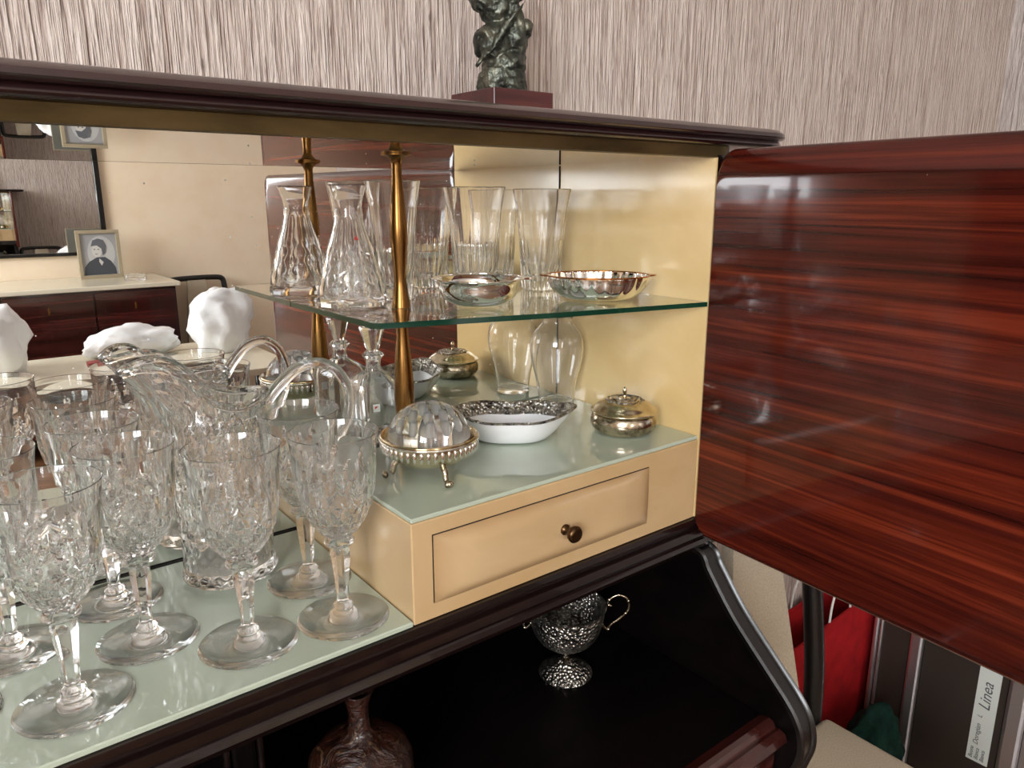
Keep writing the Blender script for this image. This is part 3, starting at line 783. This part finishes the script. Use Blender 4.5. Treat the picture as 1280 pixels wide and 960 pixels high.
# bronze figure on its plinth
t = thing('bronze_figure', 'patinated bronze abstract figure on a plum wooden plinth on the cabinet top', 'statue', (.594, .785, .0867))
bm = bmesh.new(); box(bm, -.044, .046, -.045, .045, 0, .0375, .0006, 1); link('plinth', bm, 'plinth', t)
bm = bmesh.new()
# width direction of the figure = across the view
ux, uy = .79, -.61
def el(u, v, z, ru, rv, rz_, tilt=0, seed=0, amp=.10):
    b2 = bmesh.new(); rr = bmesh.ops.create_icosphere(b2, subdivisions=4, radius=1)
    for vv in b2.verts:
        d = vv.co.normalized(); s = 1 + amp * mnoise.noise(d * 2.2 + Vector((seed, seed, 0)))
        a, b, c = d.x * ru * s, d.y * rv * s, d.z * rz_ * s
        a, c = a * math.cos(tilt) - c * math.sin(tilt), a * math.sin(tilt) + c * math.cos(tilt)
        vv.co = Vector(((u + a) * ux + (v + b) * uy * -1 * 1.0, (u + a) * uy + (v + b) * ux, z + c))
    me = bpy.data.meshes.new('tmp'); b2.to_mesh(me); b2.free(); bm.from_mesh(me); bpy.data.meshes.remove(me)
el(.001, 0, .048, .031, .026, .030, 0, 1)              # lower mass
el(.004, 0, .070, .028, .023, .020, .3, 2)
el(-.008, -.004, .094, .026, .022, .024, -.35, 3)      # swelling hip
el(.010, 0, .100, .022, .018, .030, .25, 4)
el(.019, -.006, .112, .010, .011, .034, .12, 5, .05)   # arm
el(.030, .004, .112, .009, .010, .011, 0, 6, .05)      # disc behind arm
el(-.004, 0, .134, .022, .019, .022, .1, 7)            # chest
el(-.020, 0, .150, .020, .016, .022, .5, 8)
el(.008, 0, .160, .022, .018, .026, 0, 9)
el(-.004, 0, .195, .018, .018, .024, 0, 10)            # head, above the picture
for k in range(7):                                     # drapery folds across the hip
    u0 = -.030 + k * .004; z0_ = .066 + k * .006
    tube(bm, smooth_path([((u0) * ux + .020 * uy, u0 * uy - .020 * ux, z0_), ((u0 + .020) * ux + .027 * uy, (u0 + .020) * uy - .027 * ux, z0_ + .018), ((u0 + .036) * ux + .020 * uy, (u0 + .036) * uy - .020 * ux, z0_ + .036)], 4), .0022, 6)
me = bpy.data.meshes.new('figure'); bm.to_mesh(me); bm.free(); me.materials.append(M['bronze'])
fig = bpy.data.objects.new('figure', me); C.objects.link(fig); fig.parent = t
md = fig.modifiers.new('remesh', 'REMESH'); md.mode = 'VOXEL'; md.voxel_size = .0013; md.use_smooth_shade = True
tx = bpy.data.textures.new('folds', 'CLOUDS'); tx.noise_scale = .012; tx.noise_depth = 2
dp = fig.modifiers.new('displace', 'DISPLACE'); dp.texture = tx; dp.strength = .006; dp.mid_level = .5; dp.texture_coords = 'LOCAL'

# ------------------------------------------------------------------ chairs
def make_chair(label, group):
    t = thing('dining_chair', label, 'chair', (0, 0, ZF), 0, group)
    bm = bmesh.new()
    vs = box(bm, -.195, .195, -.23, .175, .425, .475, .014, 3); link('seat', bm, 'beige', t, True, 40)
    bm = bmesh.new(); box(bm, -.185, .185, -.22, .17, .375, .4245, .003, 1); link('seat_rail', bm, 'black_wood', t)
    bm = bmesh.new()                                       # bent back frame: up, round the corners, across
    fp = smooth_path([(-.173, .19, .40), (-.175, .195, .56), (-.183, .225, .76), (-.181, .237, .86), (-.168, .242, .897), (-.12, .246, .906), (0, .250, .908), (.12, .246, .906), (.168, .242, .897), (.181, .237, .86), (.183, .225, .76), (.175, .195, .56), (.173, .19, .40)], 5)
    tube(bm, fp, .018, 10); link('back_frame', bm, 'black_wood', t, True)
    bm = bmesh.new()
    A = []; n = 8
    for i in range(n + 1):
        u = i / n; z = .475 + (.895 - .475) * u; w = .112 - .055 * u; y = .178 + .066 * u
        A.append([bm.verts.new(p) for p in ((-w, y - .012, z), (w, y - .012, z), (w, y + .012, z), (-w, y + .012, z))])
    for a, b in zip(A, A[1:]):
        for k in range(4): bm.faces.new((a[k], a[(k + 1) % 4], b[(k + 1) % 4], b[k]))
    bm.faces.new(A[0][::-1]); bm.faces.new(A[-1])
    link('splat', bm, 'beige', t)
    for s in (-1, 1):
        bm = bmesh.new(); tube(bm, [(s * .178, .19, .40), (s * .176, .20, .2), (s * .18, .235, 0)], [.014, .013, .010], 8); link('leg', bm, 'black_wood', t, True)
        bm = bmesh.new(); tube(bm, [(s * .172, -.205, .375), (s * .172, -.205, .18), (s * .172, -.205, 0)], [.016, .013, .010], 8); link('leg', bm, 'black_wood', t, True)
    return t
ch = make_chair('beige upholstered dining chair with black frame beside the cabinet under the open door', 'dining chairs')
ch.location = (1.025, .43, 0); ch.rotation_euler = (0, 0, math.radians(0))

# ------------------------------------------------------------------ corner behind the chair
t = thing('red_bag', 'red paper gift bag with white cord handles on the floor by the back wall', 'bag', (1.62, .862, ZF))
bm = bmesh.new()
hw, hd, hh = .225, .05, .41
o8 = [(-hw, -hd), (hw, -hd), (hw, hd), (0, hd * .8), (-hw, hd)]
th = .0025
A = [bm.verts.new((x, y, 0)) for x, y in o8]
tops = [hh, hh + .035, hh + .035, hh + .01, hh]
B = [bm.verts.new((x * 1.01, y * 1.15, z)) for (x, y), z in zip(o8, tops)]
Ci = [bm.verts.new((x * 1.0, y * 1.02, z - .001)) for (x, y), z in zip(o8, tops)]
D = [bm.verts.new((x * .985, y * .9, .01)) for x, y in o8]
for i in range(5):
    j = (i + 1) % 5
    bm.faces.new((A[i], A[j], B[j], B[i])); bm.faces.new((B[i], B[j], Ci[j], Ci[i])); bm.faces.new((Ci[i], Ci[j], D[j], D[i]))
bm.faces.new(A[::-1]); bm.faces.new(D)
link('body', bm, 'red_paper', t)
for s in (-1, 1):
    bm = bmesh.new(); tube(bm, smooth_path([(-.02, s * .052, hh - .04), (-.01, s * .05, hh + .06), (.03, s * .045, hh + .10), (.07, s * .05, hh + .065), (.08, s * .052, hh - .03)], 6), .003, 6); link('handle', bm, 'cord', t, True)
o = boxobj('grey_board', 'grey_board', 1.36, 1.78, YB - .008, YB - .003, ZF, -1.055); tag(o, 'flat grey board leaning on the back wall behind the red bag', 'board')
bm = bmesh.new(); blob(bm, (0, 0, .10), (.10, .06, .125), 4, .25, 2.4, 5, 0)
o = link('green_bag', bm, 'green_bag', None, True); o.location = (1.65, .70, 0); tag(o, 'crumpled dark green bag on the floor in front of the red bag', 'bag')
bm = bmesh.new(); blob(bm, (0, 0, .06), (.07, .04, .10), 4, .2, 2.2, 9, 0)
o = link('white_bag', bm, 'plastic', None, True); o.location = (1.47, .62, 0); tag(o, 'small white plastic bag on the floor beside the green bag', 'bag')

# metal edged case
t = thing('storage_case', 'large dark case with aluminium edge strips and a white label', 'case', (1.80, .488, ZF), math.radians(2))
def tp(name, m, *a, **k): return boxobj(name, m, *a, parent=t, **k)
CH = .60
tp('core', 'case_panel', .014, .62, -.50, .30, .0, CH)
for y0, y1 in ((.212, .292), (-.005, .180), (-.49, -.047)):
    tp('panel', 'case_panel' if y0 > -.2 else 'alu', .004, .0135, y0, y1, .002, CH - .005, bev=.002, seg=1)
tp('edge_strip', 'alu', -.004, .0138, .288, .3005, .0, CH, bev=.004)
tp('edge_strip', 'alu', -.002, .0138, .278, .285, .0, CH, bev=.003)
tp('edge_strip', 'alu', -.006, .0138, .181, .211, .0, CH, bev=.006)
tp('edge_strip', 'alu', -.006, .0138, -.046, -.006, .0, CH, bev=.008)
lb = tp('label_plate', 'white_sticker', .0028, .0040, -.002 + .012, .044 + .012, .120, .385); lb['label'] = 'white printed label'
def text(name, s, size, y, z, rotx, m, parent):
    c = bpy.data.curves.new(name, 'FONT'); c.body = s; c.size = size; c.shear = .25; c.extrude = .0002
    o = bpy.data.objects.new('tmp', c); C.objects.link(o)
    dg = bpy.context.evaluated_depsgraph_get(); me = bpy.data.meshes.new_from_object(o.evaluated_get(dg))
    bpy.data.objects.remove(o); me.materials.append(M[m])
    ob = bpy.data.objects.new(name, me); C.objects.link(ob); ob.parent = parent
    # face -X, reading upwards
    ob.matrix_local = Matrix(((0, 0, -1, .0024), (0, -1, 0, 0), (1, 0, 0, 0), (0, 0, 0, 1))) if False else Matrix(((0, 0, -1, .0024), (0, 1, 0, y), (1, 0, 0, z), (0, 0, 0, 1)))
    return ob
text('lettering', 'Linea', .034, .024, .262, 0, 'grey_ink', lb)
text('lettering', 'L', .014, .036, .238, 0, 'grey_ink', lb)
text('lettering', 'Doregian', .015, .036, .165, 0, 'grey_ink', lb)
for k, s_ in enumerate(('Buona', 'Bianca', 'Bianca')): text('lettering', s_, .012, .043 - k * .012, .126, 0, 'grey_ink', lb)

# ------------------------------------------------------------------ across the room (seen in the mirror)
t = thing('sideboard', 'low glossy dark wood sideboard with cream top across the room in the mirror', 'sideboard', (.52, -3.25, ZF))
def tp(name, m, *a, **k): return boxobj(name, m, *a, parent=t, **k)
SH = .95
tp('carcass', 'sideboard', -.66, .63, -.245, .36, .12, SH - .026)
tp('top', 'table_top', -.68, .655, -.246, .385, SH - .025, SH, bev=.004)
for i in range(3):
    d = tp('door', 'sideboard', -.645 + i * .425, -.645 + i * .425 + .415, .3605, .376, .14, SH - .04, bev=.003)
    bm = bmesh.new(); box(bm, -.006, .006, 0, .012, -.02, .02, .003, 1); k = link('keyhole', bm, 'brass', d); k.location = (-.645 + i * .425 + .2, .377, SH - .12)
for sx in (-.6, .58):
    for sy in (-.2, .3): tp('leg', 'black_wood', sx - .02, sx + .02, sy - .02, sy + .02, 0, .12)
t = thing('wall_mirror', 'large wall mirror in a thin dark frame over the sideboard', 'mirror', (.2, YF, -.34))
boxobj('glass', 'mirror', -.70, .70, .004, .012, .02, .93, parent=t)
for a in ((-.73, .73, 0, .02), (-.73, .73, .93, .955)): boxobj('frame', 'black_wood', a[0], a[1], .001, .03, a[2], a[3], parent=t, bev=.004)
for x in (-.73, .70): boxobj('frame', 'black_wood', x, x + .03, .001, .03, .021, .929, parent=t, bev=.004)
# framed portrait standing on the sideboard
t = thing('photo_frame', 'framed grey portrait photograph standing on the sideboard in the mirror', 'picture frame', (.850, -3.33, ZF + SH), math.radians(176))
W2, HH = .118, .285
for a in ((-W2, W2, 0, .02), (-W2, W2, HH - .02, HH)): boxobj('frame', 'frame_wood', a[0], a[1], -.012, .004, a[2], a[3], parent=t, bev=.002)
for x in (-W2, W2 - .02): boxobj('frame', 'frame_wood', x, x + .02, -.012, .004, .0202, HH - .0202, parent=t, bev=.002)
boxobj('backing', 'grey_board', -W2 + .004, W2 - .004, .0045, .008, .004, HH - .004, parent=t)
pr = boxobj('print', 'print_bg', -W2 + .02, W2 - .02, .001, .004, .02, HH - .02, parent=t)
def flat(name, m, pts, y):
    bm = bmesh.new(); A = [bm.verts.new((-x, y, z)) for x, z in pts]; B = [bm.verts.new((-x, y + .0004, z)) for x, z in pts]
    for i in range(len(pts)): bm.faces.new((A[i], A[(i + 1) % len(pts)], B[(i + 1) % len(pts)], B[i]))
    bm.faces.new(A[::-1]); bm.faces.new(B); return link(name, bm, m, pr)
def oval(cx, cz, rx, rz_, n=24): return [(cx + rx * math.cos(2 * PI * k / n), cz + rz_ * math.sin(2 * PI * k / n)) for k in range(n)]
flat('halo', 'print_halo', oval(.012, .15, .075, .10), .0004)
flat('coat', 'print_dark', [(-.092, .022), (.085, .022), (.082, .06), (.06, .10), (.03, .125), (-.015, .125), (-.06, .10), (-.085, .07)], -.0002)
flat('collar', 'print_skin', [(-.002, .118), (.018, .095), (.006, .075), (-.006, .10)], -.0008)
flat('face', 'print_skin', oval(-.012, .165, .027, .040), -.0014)
flat('hair', 'print_mid', [(-.042, .19), (-.03, .225), (.0, .235), (.03, .225), (.042, .19), (.035, .15), (.018, .135), (.014, .175), (-.01, .195)], -.0020)
flat('eye', 'print_dark', oval(-.024, .172, .005, .003, 10), -.0026)
flat('eye', 'print_dark', oval(-.003, .172, .005, .003, 10), -.0026)
flat('mouth', 'print_mid', oval(-.016, .144, .008, .0025, 10), -.0026)
bm = bmesh.new(); lathe(bm, [(0, 0), (.055, 0), (.06, .004), (.06, .03), (.056, .032), (.05, .03), (.048, .012), (0, .01)], 32)
o = link('glass_ashtray', bm, 'glass', None, True, 40); o.location = (.985, -3.10, ZF + SH + H + .0005); tag(o, 'small round glass ashtray on the sideboard beside the portrait', 'ashtray')
ch2 = dup(ch, (1.43, -3.18, ZF), math.radians(176), 'beige dining chair with dark bent frame beside the sideboard in the mirror', 'dining chairs')
# table with plastic bags
t = thing('dining_table', 'dining table with cream top standing in the room seen in the mirror', 'table', (.48, -1.5, ZF))
boxobj('top', 'table_top', -.58, .66, -.33, .40, .742, .77, parent=t, bev=.004)
for x in (-.52, .60):
    for y in (-.28, .35): boxobj('leg', 'black_wood', x - .025, x + .025, y - .025, y + .025, 0, .7415, parent=t)
for name, label, c, r, sd in (
    ('plastic_bag', 'flat white plastic bag in the middle of the cream table', (.66, -1.69), (.17, .10, .07), 2),
    ('plastic_bag', 'tall white plastic bag at the right end of the cream table', (.995, -1.56), (.13, .11, .15), 4),
    ('plastic_bag', 'crumpled white plastic bag at the left end of the cream table', (.15, -1.58), (.13, .14, .15), 7)):
    bm = bmesh.new(); blob(bm, (0, 0, r[2] * .8), r, 4, .30, 1.9, sd, 0)
    o = link(name, bm, 'plastic', None, True); o.location = (c[0], c[1], .7705); tag(o, label, 'bag', 'plastic bags on the table')
o = boxobj('red_packet', 'red_item', .46, .53, -1.56, -1.50, -.6495, -.63); tag(o, 'small red packet lying on the cream table', 'packet')
